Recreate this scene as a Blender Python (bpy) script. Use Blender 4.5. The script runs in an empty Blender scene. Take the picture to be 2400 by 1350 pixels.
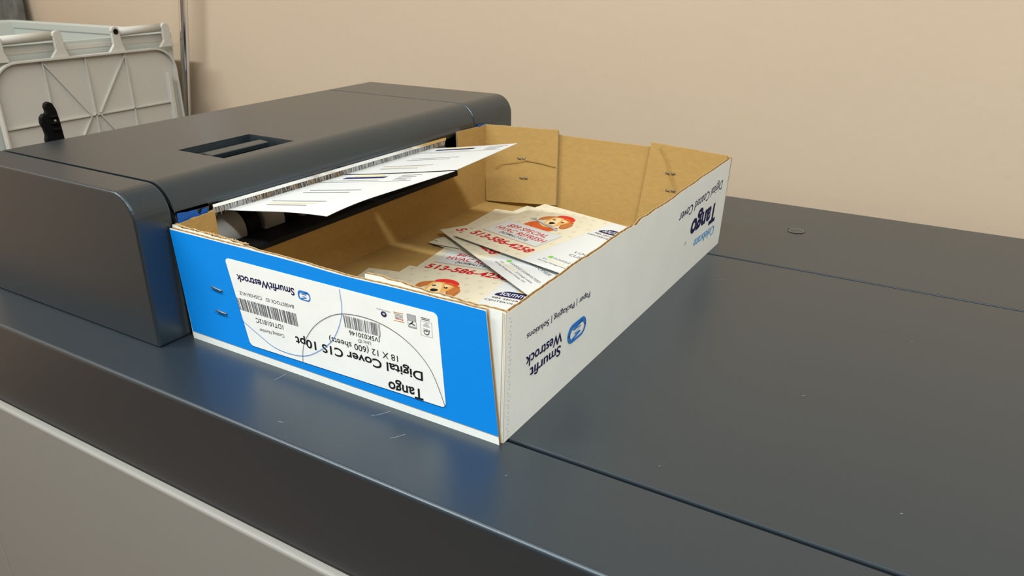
import bpy, bmesh, math, random
from mathutils import Vector, Matrix
R_ = random.Random(7)
sc = bpy.context.scene
COL = sc.collection

# ------------------------------------------------------------------ camera
cam_d = bpy.data.cameras.new('camera')
cam_d.sensor_fit = 'HORIZONTAL'; cam_d.sensor_width = 36.0
cam_d.lens = 1805.43 / 2400 * 36.0
cam_d.clip_start = 0.01; cam_d.clip_end = 50
cam = bpy.data.objects.new('camera', cam_d); COL.objects.link(cam)
RC = Matrix(((0.8545, 0.5194, -0.0025), (0.2004, -0.3340, -0.9210), (-0.4792, 0.7865, -0.3895)))   # world -> right, down, forward
mw = Matrix((RC[0], -RC[1], -RC[2])).transposed().to_4x4()
q_ = mw.to_quaternion().normalized()
cam.matrix_world = Matrix.Translation((0.2355, -0.3746, 0.3020)) @ q_.to_matrix().to_4x4()
cam_d.dof.use_dof = True; cam_d.dof.focus_distance = 0.62; cam_d.dof.aperture_fstop = 22.0
sc.camera = cam

# ------------------------------------------------------------------ world, lights, exposure
wd = bpy.data.worlds.new('room_dark'); sc.world = wd; wd.use_nodes = True
wd.node_tree.nodes['Background'].inputs[0].default_value = (0.8, 0.85, 0.9, 1)
wd.node_tree.nodes['Background'].inputs[1].default_value = 0.05
sc.view_settings.view_transform = 'Standard'; sc.view_settings.look = 'None'
sc.view_settings.gamma = 1.0; sc.view_settings.exposure = 0.78
try: sc.view_settings.use_curve_mapping = False
except Exception: pass
CEIL = 1.75; FLOOR = -0.95
def area(x, y, sx, sy, power, col=(0.955, 1.0, 0.985)):
    ld = bpy.data.lights.new('ceiling_lamp_light', 'AREA'); ld.shape = 'RECTANGLE'; ld.size = sx; ld.size_y = sy
    ld.energy = power; ld.color = col
    o = bpy.data.objects.new('ceiling_lamp_light', ld); o.location = (x, y, CEIL - 0.075); COL.objects.link(o)
LAMPS = [(-1.20, -0.70, 1.2, 0.10, 22.0), (0.10, -0.70, 1.2, 0.10, 14.0), (1.40, -0.70, 1.2, 0.10, 24.0), (0.3, -2.3, 1.2, 0.3, 12.0)]  # last entry is an added fill lamp, apart from the strip row
for l in LAMPS: area(*l)

# ------------------------------------------------------------------ materials
def mat(name, col, rough=0.5, spec=0.5, metal=0.0, noise=None, bump=None, bumpscale=200.0, emit=None, coat=0.0, tint=None):
    m = bpy.data.materials.new(name); m.use_nodes = True
    nt = m.node_tree; b = nt.nodes['Principled BSDF']
    b.inputs['Base Color'].default_value = (*col, 1); b.inputs['Roughness'].default_value = rough
    b.inputs['Metallic'].default_value = metal; b.inputs['Specular IOR Level'].default_value = spec
    if tint: b.inputs['Specular Tint'].default_value = (*tint, 1)
    if coat: b.inputs['Coat Weight'].default_value = coat; b.inputs['Coat Roughness'].default_value = 0.36
    if emit: b.inputs['Emission Color'].default_value = (*emit[0], 1); b.inputs['Emission Strength'].default_value = emit[1]
    tc = nt.nodes.new('ShaderNodeTexCoord')
    if noise:
        scale, amt = noise[0], noise[1]
        mp = nt.nodes.new('ShaderNodeMapping'); nt.links.new(tc.outputs['Object'], mp.inputs[0])
        if len(noise) > 2: mp.inputs['Scale'].default_value = noise[2]
        n = nt.nodes.new('ShaderNodeTexNoise'); n.inputs['Scale'].default_value = scale; n.inputs['Detail'].default_value = 5
        nt.links.new(mp.outputs[0], n.inputs['Vector'])
        mx = nt.nodes.new('ShaderNodeMix'); mx.data_type = 'RGBA'
        mx.inputs[6].default_value = (*[c * (1 - amt) for c in col], 1); mx.inputs[7].default_value = (*[min(1, c * (1 + amt)) for c in col], 1)
        mr = nt.nodes.new('ShaderNodeMapRange'); mr.inputs[1].default_value = 0.3; mr.inputs[2].default_value = 0.7
        nt.links.new(n.outputs['Fac'], mr.inputs[0]); nt.links.new(mr.outputs[0], mx.inputs[0])
        nt.links.new(mx.outputs[2], b.inputs['Base Color'])
    if bump:
        n2 = nt.nodes.new('ShaderNodeTexNoise'); n2.inputs['Scale'].default_value = bumpscale; n2.inputs['Detail'].default_value = 3
        nt.links.new(tc.outputs['Object'], n2.inputs['Vector'])
        bp = nt.nodes.new('ShaderNodeBump'); bp.inputs['Strength'].default_value = bump; bp.inputs['Distance'].default_value = 0.001
        nt.links.new(n2.outputs['Fac'], bp.inputs['Height']); nt.links.new(bp.outputs[0], b.inputs['Normal'])
    return m
M = {}
M['wall'] = mat('tan_wall_paint', (0.56, 0.445, 0.328), 0.75, 0.3, noise=(1.3, 0.03), bump=0.35, bumpscale=60)
M['wall_far'] = mat('tan_wall_paint_far', (0.66, 0.47, 0.32), 0.8, 0.3)
M['wall_front'] = mat('dark_wall_paint', (0.16, 0.155, 0.15), 0.8, 0.3)
M['ceil'] = mat('ceiling_tile', (0.75, 0.75, 0.72), 0.9, 0.2)
M['floor'] = mat('brown_carpet', (0.16, 0.105, 0.07), 0.95, 0.1, noise=(60, 0.3))
M['dark'] = mat('charcoal_plastic', (0.013, 0.019, 0.025), 0.38, 0.75, tint=(0.66, 0.85, 1.0), coat=0.58, noise=(3.0, 0.04), bump=0.05, bumpscale=1500)
M['dark2'] = mat('charcoal_cover_plastic', (0.011, 0.017, 0.022), 0.36, 0.75, tint=(0.66, 0.85, 1.0), coat=0.58, bump=0.04, bumpscale=1500)
M['black'] = mat('black_plastic', (0.003, 0.003, 0.0035), 0.6, 0.12)
M['panel'] = mat('warm_grey_panel', (0.25, 0.245, 0.225), 0.45, 0.4)
M['panel_edge'] = mat('pale_panel_edge', (0.62, 0.63, 0.62), 0.35, 0.5)
M['metal'] = mat('brushed_metal', (0.93, 0.93, 0.92), 0.22, 0.5, 1.0)
M['metal_dull'] = mat('dull_metal', (0.55, 0.55, 0.54), 0.4, 0.5, 0.8)
M['chrome'] = mat('chrome', (0.78, 0.80, 0.83), 0.13, 0.5, 1.0)
M['roller'] = mat('grey_rubber_roller', (0.30, 0.30, 0.295), 0.55, 0.4)
M['kraft'] = mat('kraft_cardboard', (0.415, 0.262, 0.088), 0.85, 0.15, noise=(220, 0.05, (.5, .5, 1)), bump=0.35, bumpscale=500)
M['kraft_pale'] = mat('torn_kraft_edge', (0.50, 0.36, 0.19), 0.9, 0.1)
M['brown'] = mat('brown_bristle', (0.16, 0.11, 0.05), 0.8, 0.2)
M['flute'] = mat('corrugated_flute', (0.34, 0.21, 0.10), 0.9, 0.1)
M['white_board'] = mat('white_printed_board', (0.86, 0.90, 0.87), 0.55, 0.35, noise=(25, 0.02), bump=0.12, bumpscale=250)
M['blue_ink'] = mat('blue_printed_board', (0.0, 0.25, 0.80), 0.6, 0.25, bump=0.1, bumpscale=250)
M['label'] = mat('label_paper', (0.90, 0.92, 0.90), 0.5, 0.35, noise=(40, 0.02), bump=0.25, bumpscale=60)
M['ink_black'] = mat('black_ink', (0.01, 0.01, 0.012), 0.6, 0.2)
M['ink_grey'] = mat('grey_ink', (0.14, 0.14, 0.15), 0.6, 0.2)
M['ink_lgrey'] = mat('light_grey_ink', (0.42, 0.42, 0.42), 0.6, 0.2)
M['ink_navy'] = mat('navy_ink', (0.008, 0.010, 0.07), 0.6, 0.2)
M['ink_blue'] = mat('blue_ink', (0.03, 0.20, 0.62), 0.6, 0.2)
M['ink_sky'] = mat('sky_blue_ink', (0.12, 0.40, 0.75), 0.6, 0.2)
M['ink_red'] = mat('red_ink', (0.50, 0.01, 0.02), 0.6, 0.2)
M['ink_orange'] = mat('orange_ink', (0.75, 0.30, 0.04), 0.6, 0.2)
M['ink_green'] = mat('green_ink', (0.18, 0.50, 0.08), 0.6, 0.2)
M['ink_yellow'] = mat('yellow_ink', (0.85, 0.68, 0.22), 0.6, 0.2)
M['card_beige'] = mat('beige_card_ink', (0.68, 0.63, 0.485), 0.45, 0.35)
M['paw'] = mat('paw_print_ink', (0.60, 0.545, 0.41), 0.5, 0.3)
M['card_white'] = mat('white_card_stock', (0.62, 0.64, 0.64), 0.4, 0.4)
M['fur'] = mat('golden_fur_ink', (0.78, 0.42, 0.13), 0.5, 0.3)
M['fur_light'] = mat('cream_fur_ink', (0.86, 0.66, 0.36), 0.5, 0.3)
M['fur_dark'] = mat('russet_ear_ink', (0.33, 0.09, 0.02), 0.5, 0.3)
M['ear'] = mat('chestnut_ear_ink', (0.50, 0.17, 0.045), 0.5, 0.3)
M['cap_red'] = mat('red_cap_ink', (0.66, 0.03, 0.02), 0.5, 0.3)
M['scarf'] = mat('orange_red_scarf_ink', (0.60, 0.10, 0.02), 0.5, 0.3)
M['tape'] = mat('blue_masking_tape', (0.01, 0.10, 0.42), 0.6, 0.3, bump=0.3, bumpscale=300)
M['staple'] = mat('staple_wire', (0.22, 0.23, 0.24), 0.55, 0.5, 1.0)
M['bin'] = mat('grey_bin_plastic', (0.52, 0.50, 0.45), 0.5, 0.4, bump=0.1, bumpscale=400)
M['bin_green'] = mat('grey_green_bin_plastic', (0.50, 0.53, 0.49), 0.5, 0.4, bump=0.1, bumpscale=400)
M['foam'] = mat('dark_grey_foam', (0.13, 0.13, 0.12), 0.9, 0.1, noise=(40, 0.25))
M['lamp'] = mat('lamp_diffuser', (0.9, 0.9, 0.88), 0.5, 0.3, emit=((1, 0.98, 0.94), 3.0))
M['scratch'] = mat('pale_scuff', (0.22, 0.24, 0.26), 0.5, 0.4)

# ------------------------------------------------------------------ mesh builder
class MB:
    def __init__(s): s.v = []; s.f = []; s.m = []; s.mats = []; s.smooth = []
    def mi(s, m):
        if m not in s.mats: s.mats.append(m)
        return s.mats.index(m)
    def add(s, vs, fs, m, smooth=False):
        o = len(s.v); k = s.mi(m); s.v += [tuple(v) for v in vs]
        for f in fs: s.f.append([i + o for i in f]); s.m.append(k); s.smooth.append(smooth)
    def box(s, a, b, m, rot=None, about=None):
        x0, y0, z0 = a; x1, y1, z1 = b
        vs = [Vector(p) for p in ((x0,y0,z0),(x1,y0,z0),(x1,y1,z0),(x0,y1,z0),(x0,y0,z1),(x1,y0,z1),(x1,y1,z1),(x0,y1,z1))]
        if rot: c = Vector(about or ((x0+x1)/2,(y0+y1)/2,(z0+z1)/2)); vs = [c + rot @ (v - c) for v in vs]
        s.add(vs, [(0,3,2,1),(4,5,6,7),(0,1,5,4),(1,2,6,5),(2,3,7,6),(3,0,4,7)], m)
    def prism(s, pts, off, m, smooth=False):      # pts: planar polygon, extruded by off
        n = len(pts); off = Vector(off); a = [Vector(p) for p in pts]
        s.add(a + [p + off for p in a], [tuple(reversed(range(n))), tuple(range(n, 2*n))], m)
        o = len(s.v) - 2*n; k = s.mi(m)
        for i in range(n):
            j = (i+1) % n; s.f.append([o+i, o+j, o+n+j, o+n+i]); s.m.append(k); s.smooth.append(smooth)
    def tube(s, pts, r, m, n=10, cap=True):
        pts = [Vector(p) for p in pts]; rs = r if isinstance(r, (list, tuple)) else [r]*len(pts)
        vs = []; fs = []
        up = None
        for i, p in enumerate(pts):
            t = (pts[min(i+1, len(pts)-1)] - pts[max(i-1, 0)]).normalized()
            a = Vector((0,0,1)) if abs(t.z) < .9 else Vector((1,0,0))
            u = t.cross(a).normalized() if up is None else (up - t*up.dot(t)).normalized(); up = u; w = t.cross(u)
            for k in range(n): an = 2*math.pi*k/n; vs.append(p + (u*math.cos(an) + w*math.sin(an))*rs[i])
        for i in range(len(pts)-1):
            for k in range(n): l = (k+1) % n; fs.append((i*n+k, i*n+l, (i+1)*n+l, (i+1)*n+k))
        s.add(vs, fs, m, True)
        if cap:
            o = len(s.v) - len(vs); kk = s.mi(m)
            s.f.append([o+k for k in reversed(range(n))]); s.m.append(kk); s.smooth.append(False)
            s.f.append([o+(len(pts)-1)*n+k for k in range(n)]); s.m.append(kk); s.smooth.append(False)
    def build(s, name, parent=None, bevel=0, seg=2, loc=None, fixn=True):
        me = bpy.data.meshes.new(name); me.from_pydata(s.v, [], s.f)
        for m in s.mats: me.materials.append(M[m])
        for i, p in enumerate(me.polygons): p.material_index = s.m[i]; p.use_smooth = s.smooth[i]
        if fixn:
            bm = bmesh.new(); bm.from_mesh(me); bmesh.ops.recalc_face_normals(bm, faces=bm.faces); bm.to_mesh(me); bm.free()
        me.update()
        o = bpy.data.objects.new(name, me); COL.objects.link(o)
        if loc: o.location = loc
        if bevel:
            b = o.modifiers.new('bevel', 'BEVEL'); b.width = bevel; b.segments = seg; b.limit_method = 'ANGLE'; b.angle_limit = math.radians(40); b.harden_normals = False
        if parent: o.parent = parent
        return o
def tag(o, label=None, cat=None, group=None, kind=None):
    if label: o['label'] = label
    if cat: o['category'] = cat
    if group: o['group'] = group
    if kind: o['kind'] = kind
    return o
def empty(name, loc, label, cat, group=None):
    o = bpy.data.objects.new(name, None); o.empty_display_size = .05; COL.objects.link(o); o.location = loc
    return tag(o, label, cat, group)
def to(parent, o):      # parent while keeping world coordinates (parents are unrotated empties or meshes at known places)
    o.parent = parent; o.matrix_parent_inverse = Matrix.Translation(-wloc(parent)); return o
def wloc(o):
    l = Vector(o.location)
    while o.parent:
        o = o.parent
        l = l if o.parent is None and o.type != 'EMPTY' else l
        break
    return l if o.type == 'EMPTY' else Vector((0,0,0))

# 2D print frame: origin O, axes U (reading direction), V (letter up), N (towards the reader)
class Frame:
    def __init__(s, O, U, V): s.O = Vector(O); s.U = Vector(U).normalized(); s.V = Vector(V).normalized(); s.N = s.U.cross(s.V)
    def p(s, u, v, h=0): return s.O + s.U*u + s.V*v + s.N*h
_tc = {}
def text_mesh(t, bold=0.0):
    key = (t, bold)
    if key in _tc: return _tc[key]
    cu = bpy.data.curves.new('t', 'FONT'); cu.body = t; cu.size = 1; cu.offset = bold; cu.resolution_u = 4
    ob = bpy.data.objects.new('t', cu); COL.objects.link(ob)
    dg = bpy.context.evaluated_depsgraph_get(); ev = ob.evaluated_get(dg); me = ev.to_mesh()
    vs = [(v.co.x, v.co.y) for v in me.vertices]; fs = [tuple(p.vertices) for p in me.polygons]
    ev.to_mesh_clear(); bpy.data.objects.remove(ob); bpy.data.curves.remove(cu)
    _tc[key] = (vs, fs); return _tc[key]
CAPH = 0.729
def ptext(mb, fr, t, u, v, w, cap, m, h=.0003, bold=0.0, shear=0.0, ang=0.0, dv=0.0, anchor='l'):
    vs, fs = text_mesh(t, bold)
    x0 = min(p[0] for p in vs); x1 = max(p[0] for p in vs); sx = w/(x1-x0); sy = cap/CAPH
    out = []
    ca, sa = math.cos(ang), math.sin(ang)
    for (x, y) in vs:
        a = (x-x0)*sx + y*sy*shear; b = y*sy + dv*((x-x0)/(x1-x0))
        out.append(fr.p(u + a*ca - b*sa, v + a*sa + b*ca, h))
    mb.add(out, fs, m)
def ppoly(mb, fr, pts, m, h=.0002): mb.add([fr.p(a, b, h) for a, b in pts], [tuple(range(len(pts)))], m)
def pell(mb, fr, cu, cv, ru, rv, m, h=.0002, n=18, ang=0):
    ca, sa = math.cos(ang), math.sin(ang)
    ppoly(mb, fr, [(cu + ru*math.cos(t)*ca - rv*math.sin(t)*sa, cv + ru*math.cos(t)*sa + rv*math.sin(t)*ca) for t in [2*math.pi*k/n for k in range(n)]], m, h)
def catmull(pts, k=8, closed=False):
    out = []; n = len(pts); rng = range(n if closed else n-1)
    for i in rng:
        P = [pts[(i-1) % n] if closed else pts[max(i-1,0)], pts[i], pts[(i+1) % n], pts[(i+2) % n] if closed else pts[min(i+2,n-1)]]
        for j in range(k):
            t = j/k; out.append(tuple(.5*((2*P[1][d]) + (-P[0][d]+P[2][d])*t + (2*P[0][d]-5*P[1][d]+4*P[2][d]-P[3][d])*t*t + (-P[0][d]+3*P[1][d]-3*P[2][d]+P[3][d])*t**3) for d in range(2)))
    if not closed: out.append(tuple(pts[-1]))
    return out
def pline(mb, fr, pts, w, m, h=.0002, closed=False):
    n = len(pts); L = []; Rr = []
    for i in range(n):
        a = pts[(i-1) % n] if closed else pts[max(i-1,0)]; b = pts[(i+1) % n] if closed else pts[min(i+1,n-1)]
        d = Vector((b[0]-a[0], b[1]-a[1])); d = d.normalized() if d.length > 1e-9 else Vector((1,0)); nx, ny = -d.y*w/2, d.x*w/2
        L.append(fr.p(pts[i][0]+nx, pts[i][1]+ny, h)); Rr.append(fr.p(pts[i][0]-nx, pts[i][1]-ny, h))
    fs = [(i, (i+1) % n, n+(i+1) % n, n+i) for i in range(n if closed else n-1)]
    mb.add(L+Rr, fs, m)
def rrect(u0, v0, u1, v1, r, k=6):
    o = []
    for cx, cy, a0 in ((u1-r,v1-r,0),(u0+r,v1-r,90),(u0+r,v0+r,180),(u1-r,v0+r,270)):
        for j in range(k+1): a = math.radians(a0 + 90*j/k); o.append((cx+r*math.cos(a), cy+r*math.sin(a)))
    return o
def quadf(q, a, b):     # bilinear point in quad q (p00,p10,p11,p01)
    p00,p10,p11,p01 = q
    return tuple((p00[d]*(1-a)+p10[d]*a)*(1-b) + (p01[d]*(1-a)+p11[d]*a)*b for d in range(2))

# ------------------------------------------------------------------ setting
def struct(name, a, b, m):
    mb = MB(); mb.box(a, b, m); return tag(mb.build(name), kind='structure')
X0, X1, Y0, Y1 = -2.45, 3.2, -3.0, 0.74
struct('floor', (X0-.1, Y0-.1, FLOOR-.1), (X1+.1, Y1+.1, FLOOR), 'floor')
struct('ceiling', (X0-.1, Y0-.1, CEIL), (X1+.1, Y1+.1, CEIL+.1), 'ceil')
struct('wall_back', (X0-.1, Y1, FLOOR), (X1+.1, Y1+.1, CEIL), 'wall')
struct('wall_front', (X0-.1, Y0-.1, FLOOR), (X1+.1, Y0, CEIL), 'wall_front')
struct('wall_left', (X0-.1, Y0, FLOOR), (X0, Y1, CEIL), 'wall_far')
struct('wall_right', (X1, Y0, FLOOR), (X1+.1, Y1, CEIL), 'wall_far')
for i, (x, y, sx, sy, p) in enumerate(LAMPS):
    t = empty('ceiling_light', (x, y, CEIL), ['left strip light of the ceiling row beside the machine', 'middle strip light of the ceiling row beside the machine', 'right strip light of the ceiling row beside the machine', 'added fill light on the ceiling nearest the front wall'][i], 'ceiling light', 'strip lights on the ceiling')
    mb = MB(); mb.box((-sx/2-.03, -sy/2-.03, -.05), (sx/2+.03, sy/2+.03, 0), 'panel_edge'); mb.build('housing', t)
    mb = MB(); mb.box((-sx/2, -sy/2, -.065), (sx/2, sy/2, -.0505), 'lamp'); mb.build('diffuser', t)

# ------------------------------------------------------------------ finishing machine
mach = empty('finishing_machine', (0, 0.3, FLOOR), 'large charcoal print finishing machine with raised output cover, against the tan wall', 'machine')
def P(mb, name, parent=mach, **k): return to(parent, mb.build(name, None, **k))
ML, MR = -0.95, 1.25
mb = MB()
fz = Frame((0,0,.00003),(1,0,0),(0,1,0))
def scuffs(mb, lst):
    for (x,y,dx,dy) in lst: pline(mb, fz, [(x,y),(x+dx/2,y+dy*.4),(x+dx,y+dy)], .0004, 'scratch', .00003)
prof = [(.0034,0),(-.0745,0)] + [(-.0745-.0032*math.sin(a), -.0032+.0032*math.cos(a)) for a in [math.radians(15*k) for k in range(1,7)]] + [(-.0777,-.0905),(-.070,-.0905),(-.070,-.02),(.0034,-.02)]
mb.prism([(ML,y,z) for y,z in prof], (MR-ML,0,0), 'dark'); scuffs(mb, ((-.152,-.060,.004,.001),(-.07,-.035,.006,.009),(-.10,-.02,.008,.012),(-.2,-.02,.001,.012),(.02,-.03,.001,.001)))
P(mb, 'front_top_cover', bevel=.0006, seg=1, fixn=False)
mb = MB(); mb.box((ML,.0066,-.02),(MR,.4325,0),'dark'); scuffs(mb, ((.22,.31,.002,.002),(.16,.17,.002,.001),(.10,.03,.001,.001),(.24,.06,.0015,.001),(.03,.36,.012,.010),(.14,.24,.001,.001)))
P(mb, 'centre_top_cover', bevel=.0013, fixn=False)
mb = MB(); mb.box((ML,.4350,-.02),(MR,.6735,0),'dark'); rear = P(mb, 'rear_top_cover', bevel=.0009)
# round plug in the rear cover
mb = MB(); cx, cy, r = .0680, .5642, .0098
ring = [(r*math.cos(2*math.pi*k/32), r*math.sin(2*math.pi*k/32)) for k in range(32)]
for (ra, rb, z, m) in ((1.0, .93, .0004, 'black'), (.93, .86, .0006, 'panel')):
    vs = [(cx+x*ra, cy+y*ra, z) for x,y in ring] + [(cx+x*rb, cy+y*rb, z) for x,y in ring]
    mb.add(vs, [(k,(k+1)%32,32+(k+1)%32,32+k) for k in range(32)], m)
mb.prism([(cx+x*.86, cy+y*.86, 0.0001) for x,y in ring], (0,0,.0005), 'dark')
mb.tube([(cx-.0093,cy+.0028,.0003),(cx-.0093,cy+.0028,.0012)], .0010, 'black', 8)
P(mb, 'round_plug', rear, fixn=True)
mb = MB(); mb.box((ML+.01,-.069,FLOOR+.06),(MR-.01,.668,-.0201),'black'); P(mb, 'chassis')
# lower front doors
def door(x0, x1):
    mb = MB(); mb.box((x0,-.0830,FLOOR+.08),(x1,-.0695,-.0945),'panel'); P(mb, 'front_door', bevel=.0030, seg=4)
door(ML, -.6290); door(-.6262, MR)
mb = MB(); mb.box((ML,.669,FLOOR+.06),(MR,.672,-.02),'dark'); P(mb, 'rear_cladding')
mb = MB(); mb.box((ML+.0,-.068,FLOOR+.06),(ML+.0099,.668,-.02),'panel'); P(mb, 'side_cladding')
for x in (ML+.1, MR-.1):
    for y in (0.0, .6):
        mb = MB(); mb.tube([(x,y,FLOOR),(x,y,FLOOR+.07)], [.03,.02], 'black', 12); P(mb, 'foot')
# output cover unit
CX0, CX1, CT = -.585, -.3245, .1345
def cover_prof(x1=CX1, zb=0.0, r=.024, xb=CX0, taper=.0):
    o = [(xb, zb), (xb, CT-.008), (xb+.003, CT-.002), (xb+.010, CT)]
    for k in range(0, 11):
        a = math.radians(9*k); o.append((x1-r+r*math.sin(a), CT-r+r*math.cos(a)))
    o.append((x1, zb)); return o
def cap(name, y0, y1, par=mach):
    mb = MB(); mb.prism([(x,y0,z) for x,z in cover_prof()], (0,y1-y0,0), 'dark2', smooth=False)
    return P(mb, name, par, bevel=.0022, seg=3)
cap('near_end_cap', -.0315, .0022); cap('far_end_cap', .4520, .5450)
mb = MB()     # interior of the output slot
mb.box((CX0+.005,.0024,0.0005),(-.372,.4518,.088),'black')
mb.box((-.372,.0024,0.0005),(-.327,.4518,.030),'black')
P(mb, 'slot_interior')
# lid: shell with a handle recess
LY0, LY1 = .0042, .4500
HX0, HX1, HY0, HY1 = -.4285, -.3620, .0905, .1790
HXS = .007   # the recess is slightly narrower at the top edge
mb = MB()
lx = -.3240; r = .026
arc = [(lx-r+r*math.sin(math.radians(7.5*k)), CT-r+r*math.cos(math.radians(7.5*k))) for k in range(13)]
flat_end = lx-r
def strip(y0, y1, pts, m='dark2', smooth=True, sl=0):
    vs = [(x,y0,z) for x,z in pts] + [(x,y1,z-(sl if z < .1115 else 0)) for x,z in pts]; n = len(pts)
    mb.add(vs, [(k,k+1,n+k+1,n+k) for k in range(n-1)], m, smooth)
zl = .1112; SL = .0050
outer = arc + [(lx, zl)]
strip(LY0, LY1, outer, sl=SL)
# flat top around the recess
def quad(x0,y0,x1,y1): mb.add([(x0,y0,CT),(x1,y0,CT),(x1,y1,CT),(x0,y1,CT)], [(0,1,2,3)], 'dark2')
quad(CX0+.010,LY0,HX0,LY1); quad(HX1,LY0,flat_end,LY1); quad(HX0,LY0,HX1,HY0); quad(HX0,HY1,HX1,LY1)
strip(LY0, LY1, [(CX0,.1045),(CX0,CT-.008),(CX0+.003,CT-.002),(CX0+.010,CT)])
# underside and lip
strip(LY0, LY1, [(lx,zl),(lx-.004,zl-.0005),(lx-.004,.105),(CX0,.1045)], smooth=False, sl=SL)
for y in (LY0, LY1):
    pts = [(x,z) for x,z in outer] + [(lx-.004,zl-.0005),(lx-.004,.105),(CX0,.1045),(CX0,CT-.008),(CX0+.003,CT-.002),(CX0+.010,CT)]
    mb.add([(x,y,z-(SL if (y == LY1 and z < .1115) else 0)) for x,z in pts], [tuple(range(len(pts)))], 'dark2')
# recess walls and bottom (deep slot on the front side of the finger plate)
zb = CT-.024
mb.add([(HX0,HY0,CT),(HX1,HY0,CT),(HX1,HY1,CT),(HX0,HY1,CT),(HX0+.001,HY0+.004,zb),(HX1-.001,HY0+.004,zb),(HX1-.001,HY1-.004,zb),(HX0+.001,HY1-.004,zb)],
       [(0,1,5,4),(1,2,6,5),(2,3,7,6),(3,0,4,7)], 'dark2')
mb.add([(HX0,HY0,zb),(HX1,HY0,zb),(HX1,HY1,zb),(HX0,HY1,zb)], [(0,1,2,3)], 'black')
lid = P(mb, 'lid', fixn=False)
mb = MB()
mb.prism([(HX0+.0015,HY0+.0085,CT-.0075),(HX0+.026,HY0+.0085,CT-.0015),(HX0+.038,HY0+.0085,CT-.0025),(HX0+.038,HY0+.0085,CT-.0075),(HX0+.0015,HY0+.0085,CT-.011)], (0,HY1-HY0-.0165,0), 'dark2')
to(lid, mb.build('lid_handle', None, bevel=.0007))
# lid end skirts (the lip steps down at both ends)
mb = MB(); mb.box((-.330,.0046,.086),(lx,.0385,zl+.002),'dark2'); P(mb, 'lip_bracket', bevel=.0008)
mb = MB(); mb.box((-.330,.4190,.0955),(lx,.4495,zl+.002),'dark2'); P(mb, 'lip_bracket', bevel=.0008)
# antistatic strip with bristles
mb = MB()
def hexa(mb, a, b, m):      # two matching quads joined
    mb.add(list(a)+list(b), [(3,2,1,0),(4,5,6,7),(0,1,5,4),(1,2,6,5),(2,3,7,6),(3,0,4,7)], m)
def zz_(y): return -.0045*(y-.0425)/.347
def sec(y, pts): return [(x,y,z+zz_(y)) for x,z in pts]
W1 = [(-.3262,.1112),(-.3249,.1112),(-.3243,.1048),(-.3256,.1048)]
hexa(mb, sec(.0425,W1), sec(.3895,W1), 'metal'); P(mb, 'metal_strip', bevel=.0003)
mb = MB(); W2 = [(-.3262,.1046),(-.3250,.1046),(-.3256,.0992),(-.3268,.0992)]
hexa(mb, sec(.0428,W2), sec(.3885,W2), 'metal_dull'); P(mb, 'lower_strip', bevel=.0003)
mb = MB()
y = .046
while y < .386:
    dense = .085 < y < .21
    for k in range(4 if dense else 2):
        yy = y + R_.uniform(-.0008,.0008); dx = R_.uniform(-.001,.002); dy = R_.uniform(-.0018,.0018); q = zz_(y)
        mb.tube([(-.3246,yy,.1048+q),(-.3245+dx*.4,yy+dy*.4,.1015+q),(-.3250+dx,yy+dy,.0982+q+R_.uniform(-.0012,.0014))], [.00028,.00024,.00010], R_.choice(['black','flute','ink_grey','brown','ink_lgrey'] if dense else ['black','ink_grey','ink_lgrey','ink_lgrey']), 4, False)
    y += .0018 if dense else .0030
tag(P(mb, 'brush_bristles', fixn=False), kind='stuff')
# rollers below the strip
mb = MB(); mb.tube([(-.352,.006,.070),(-.352,.448,.070)], .006, 'metal_dull', 12); P(mb, 'roller_shaft')
y = .008
while y < .43:
    for (w, rr, m, nm) in ((.076 if y < .02 else .026, .0190, 'roller', 'exit_roller'), (.018, .0165, 'black', 'rubber_wheel')):
        if y + w > .445: break
        mb = MB(); ys = [y+.0005, y+.002, y+w-.002, y+w-.0005]
        mb.tube([(-.352,a,.0705) for a in ys], [rr-.002, rr, rr, rr-.002], m, 28); P(mb, nm)
        y += w + .0015
# black exit tray reaching over the cut side of the carton
mb = MB()
mb.prism([(-.366,.004,.030),(-.366,.004,.050),(-.336,.004,.0505),(-.333,.004,.047),(-.333,.004,.030)], (0,.440,0), 'black')
P(mb, 'lower_guide')
mb = MB()
mb.prism([(-.345,.062,.0595),(-.345,.062,.0650),(-.302,.062,.0690),(-.2985,.062,.0680),(-.2985,.062,.0625),(-.303,.062,.0610)], (0,.314,0), 'black')
P(mb, 'exit_tray', bevel=.0008)

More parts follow.
